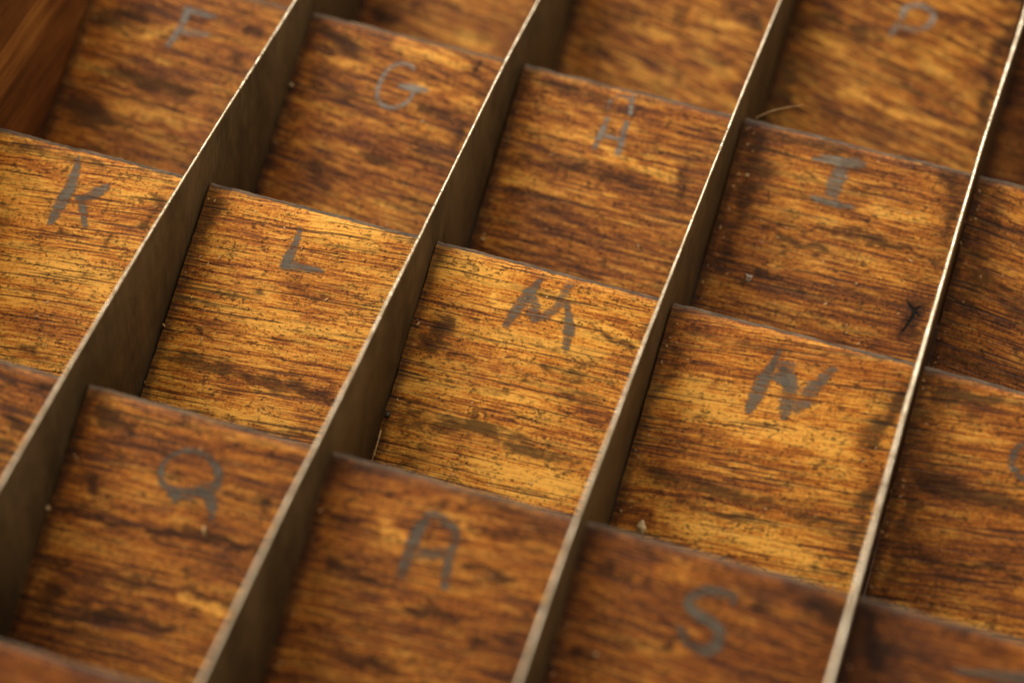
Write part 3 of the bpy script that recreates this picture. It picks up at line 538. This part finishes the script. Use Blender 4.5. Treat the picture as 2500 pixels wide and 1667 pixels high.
def box(name, a, b, mat, parent=None, bev=.012, seg=40, offset=OFF):
    """plank from corner a to corner b (W units), edges slightly rounded"""
    import bmesh
    bm = bmesh.new(); bmesh.ops.create_cube(bm, size=1)
    for v in bm.verts:
        for k in range(3): v.co[k] = ((a[k] + b[k]) / 2 + v.co[k] * (b[k] - a[k])) * W - offset[k]
    bmesh.ops.bevel(bm, geom=bm.edges[:], offset=bev * W, segments=3, affect='EDGES')
    me = bpy.data.meshes.new(name); bm.to_mesh(me); bm.free()
    o = link(name, me, parent, (mat,)); return o

box('side_wall', (-.20, Y_NEAR - .18, -1.09), (-.002, Y_FAR + .16, .34), M_SIDE, TRAY)
box('side_wall', (5.002, Y_NEAR - .18, -1.09), (5.20, Y_FAR + .16, .34), M_SIDE, TRAY)
box('end_wall', (-.001, Y_FAR + .002, -1.09), (5.001, Y_FAR + .16, .06), M_END, TRAY)
box('end_wall', (-.001, Y_NEAR - .18, -1.09), (5.001, Y_NEAR - .002, .06), M_END, TRAY)
box('bottom_panel', (-.001, Y_NEAR - .001, -1.10), (5.001, Y_FAR + .001, -1.065), M_END, TRAY, .004)
tb = box('table_surface', (-14, -18, -1.40), (19, 16, -1.103), M_TABLE, None, .02, offset=(0, 0, 0))
tag(tb, kind='structure')

# ---------------------------------------------------------------- loose bits lying in the tray
def at(c, j, u, v, h=0.0):
    X, Y, Z = surf(c, j, np.float64(u), np.float64(v), h); return Vector((X * W, Y * W, Z * W))

def lump(name, loc, size, mat, label, cat, seed, group=None):
    import bmesh
    bm = bmesh.new(); bmesh.ops.create_icosphere(bm, subdivisions=3, radius=1)
    for v in bm.verts:
        k = 1 + .38 * nz(v.co.x * 1.7 + seed, v.co.y * 1.7, v.co.z * 1.7) + .15 * nz(v.co.x * 5 + seed, v.co.y * 5, v.co.z * 5)
        v.co = Vector((v.co.x * size[0], v.co.y * size[1], v.co.z * size[2])) * k * W
    me = bpy.data.meshes.new(name); bm.to_mesh(me); bm.free()
    for p in me.polygons: p.use_smooth = True
    o = link(name, me, None, (mat,)); o.location = loc; o.rotation_euler = (math.atan(SLOPE), 0, seed * 1.7)
    return tag(o, label, cat, group)

def fibre(name, pts, rad, mat, label, cat, group=None):
    P = [np.array(q) for q in catmull([tuple(p) for p in pts], 8)]
    verts, faces = [], []
    for i, p in enumerate(P):
        a = P[max(0, i - 1)]; b = P[min(len(P) - 1, i + 1)]; t = Vector(b - a).normalized(); s = t.cross(Vector((0, 0, 1))).normalized(); n_ = s.cross(t)
        r_ = rad * W * (1 - .6 * (i / (len(P) - 1)) ** 2)
        for k in range(6): verts.append(Vector(p) + r_ * (math.cos(k * math.pi / 3) * s + math.sin(k * math.pi / 3) * n_))
    for i in range(len(P) - 1):
        for k in range(6): faces.append((i * 6 + k, i * 6 + (k + 1) % 6, i * 6 + 6 + (k + 1) % 6, i * 6 + 6 + k))
    base = P[0]; me = bpy.data.meshes.new(name); fill(me, [tuple(np.array(v) - base) for v in verts], faces)
    me.polygons.foreach_set('use_smooth', np.ones(len(me.polygons), bool))
    o = link(name, me, None, (mat,)); o.location = Vector(base); return tag(o, label, cat, group)

lump('wood_chip', at(3, 1, .126, .905, .03), (.034, .018, .012), M_CRUMB, 'pale wood chip lying behind the top edge of the board marked S', 'wood chip', 3)
lump('crumb', at(1, 2, .014, .483, .008), (.010, .008, .007), M_CRUMB, 'pale crumb against the divider on the board marked Q', 'crumb', 5, group='pale crumbs on the boards')
lump('crumb', at(3, 0, .072, .238, .006), (.010, .006, .005), M_CRUMB, 'pale crumb near the left side of the board marked I', 'crumb', 8, group='pale crumbs on the boards')
lump('crumb', at(2, 0, .050, .799, .006), (.008, .007, .006), M_CRUMB, 'pale crumb low on the board marked H beside the divider', 'crumb', 9, group='pale crumbs on the boards')
lump('crumb', at(1, 0, .64, .356, .006), (.009, .005, .005), M_CRUMB, 'pale crumb just below the letter G', 'crumb', 11, group='pale crumbs on the boards')
lump('crumb', at(1, 0, .024, .338, .007), (.008, .007, .006), M_CRUMB, 'pale crumb against the divider on the board marked G', 'crumb', 12, group='pale crumbs on the boards')
lump('crumb', at(3, 2, .163, .45, .006), (.008, .008, .004), M_CRUMB, 'pale crumb on the left of the board marked S', 'crumb', 14, group='pale crumbs on the boards')
lump('dark_bead', at(2, 1, .018, .735, .012), (.012, .011, .011), M_DARK, 'small black bead of dirt against the divider on the board marked M', 'bead', 21)
fibre('lint_curl', [at(3, 0, .185, .660, .004), at(3, 0, .197, .668, .008), at(3, 0, .208, .664, .006), at(3, 0, .203, .684, .003), at(3, 0, .19, .68, .005), at(3, 0, .198, .667, .009)], .0028, plain('white_lint', (.7, .68, .62)), 'tiny curl of white lint in the middle of the board marked I', 'lint')
fibre('hair', [Vector(q_) * W for q_ in [(3.047, -0.057, -0.17), (3.099, -0.031, -0.14), (3.154, -0.009, -0.12), (3.226, 0.051, -0.13)]], .0022, M_HAIR, 'fine pale hair arching off the divider below the board marked D', 'hair')
fibre('splinter', [at(1, 2, .617, .390, .010), at(1, 2, .622, .405, .012), at(1, 2, .632, .425, .003)], .0055, M_CRUMB, 'pale splinter lying under the tail of the letter Q', 'splinter')
fibre('splinter', [at(2, 1, .010, .800, .010), at(2, 1, .013, .86, .012), at(2, 1, .012, .93, .008)], .0032, M_CRUMB, 'thin pale splinter along the foot of the divider on the board marked M', 'splinter')
# dust: hundreds of flecks nobody could count
rng = random.Random(4)
dv, df = [], []
def fleck(c, j, u, v, s):
    a = rng.uniform(0, math.pi); e = rng.uniform(1.0, 3.2); b0 = len(dv)
    for k, (p, q) in enumerate(((-1, -1), (1, -1), (1, 1), (-1, 1))):
        uu = u + s * (p * e * math.cos(a) - q * math.sin(a)); vv = v + s * (p * e * math.sin(a) + q * math.cos(a))
        dv.append(tuple(at(c, j, uu, vv, .0022 + .002 * rng.random()) ))
    top = at(c, j, u, v, .0022 + s * 1.6); dv.append(tuple(top))
    for k in range(4): df.append((b0 + k, b0 + (k + 1) % 4, b0 + 4))
for (c, j), nm in NAMES.items():
    for k in range({'I': 60, 'N': 42, 'O': 45, 'J': 45, 'M': 36, 'L': 40, 'K': 16}.get(nm, 14)):
        if rng.random() < .3: u = .012 + abs(rng.gauss(0, .03))
        else: u = rng.uniform(.02, .94)
        fleck(c, j, u, rng.uniform(.02, 1.05), rng.uniform(.0012, .0030))
me = bpy.data.meshes.new('dust_specks'); fill(me, dv, df); me.materials.append(M_DUST)
o = bpy.data.objects.new('dust_specks', me); COL.objects.link(o); tag(o, 'pale specks of dust scattered over the wooden boards', 'dust', kind='stuff')
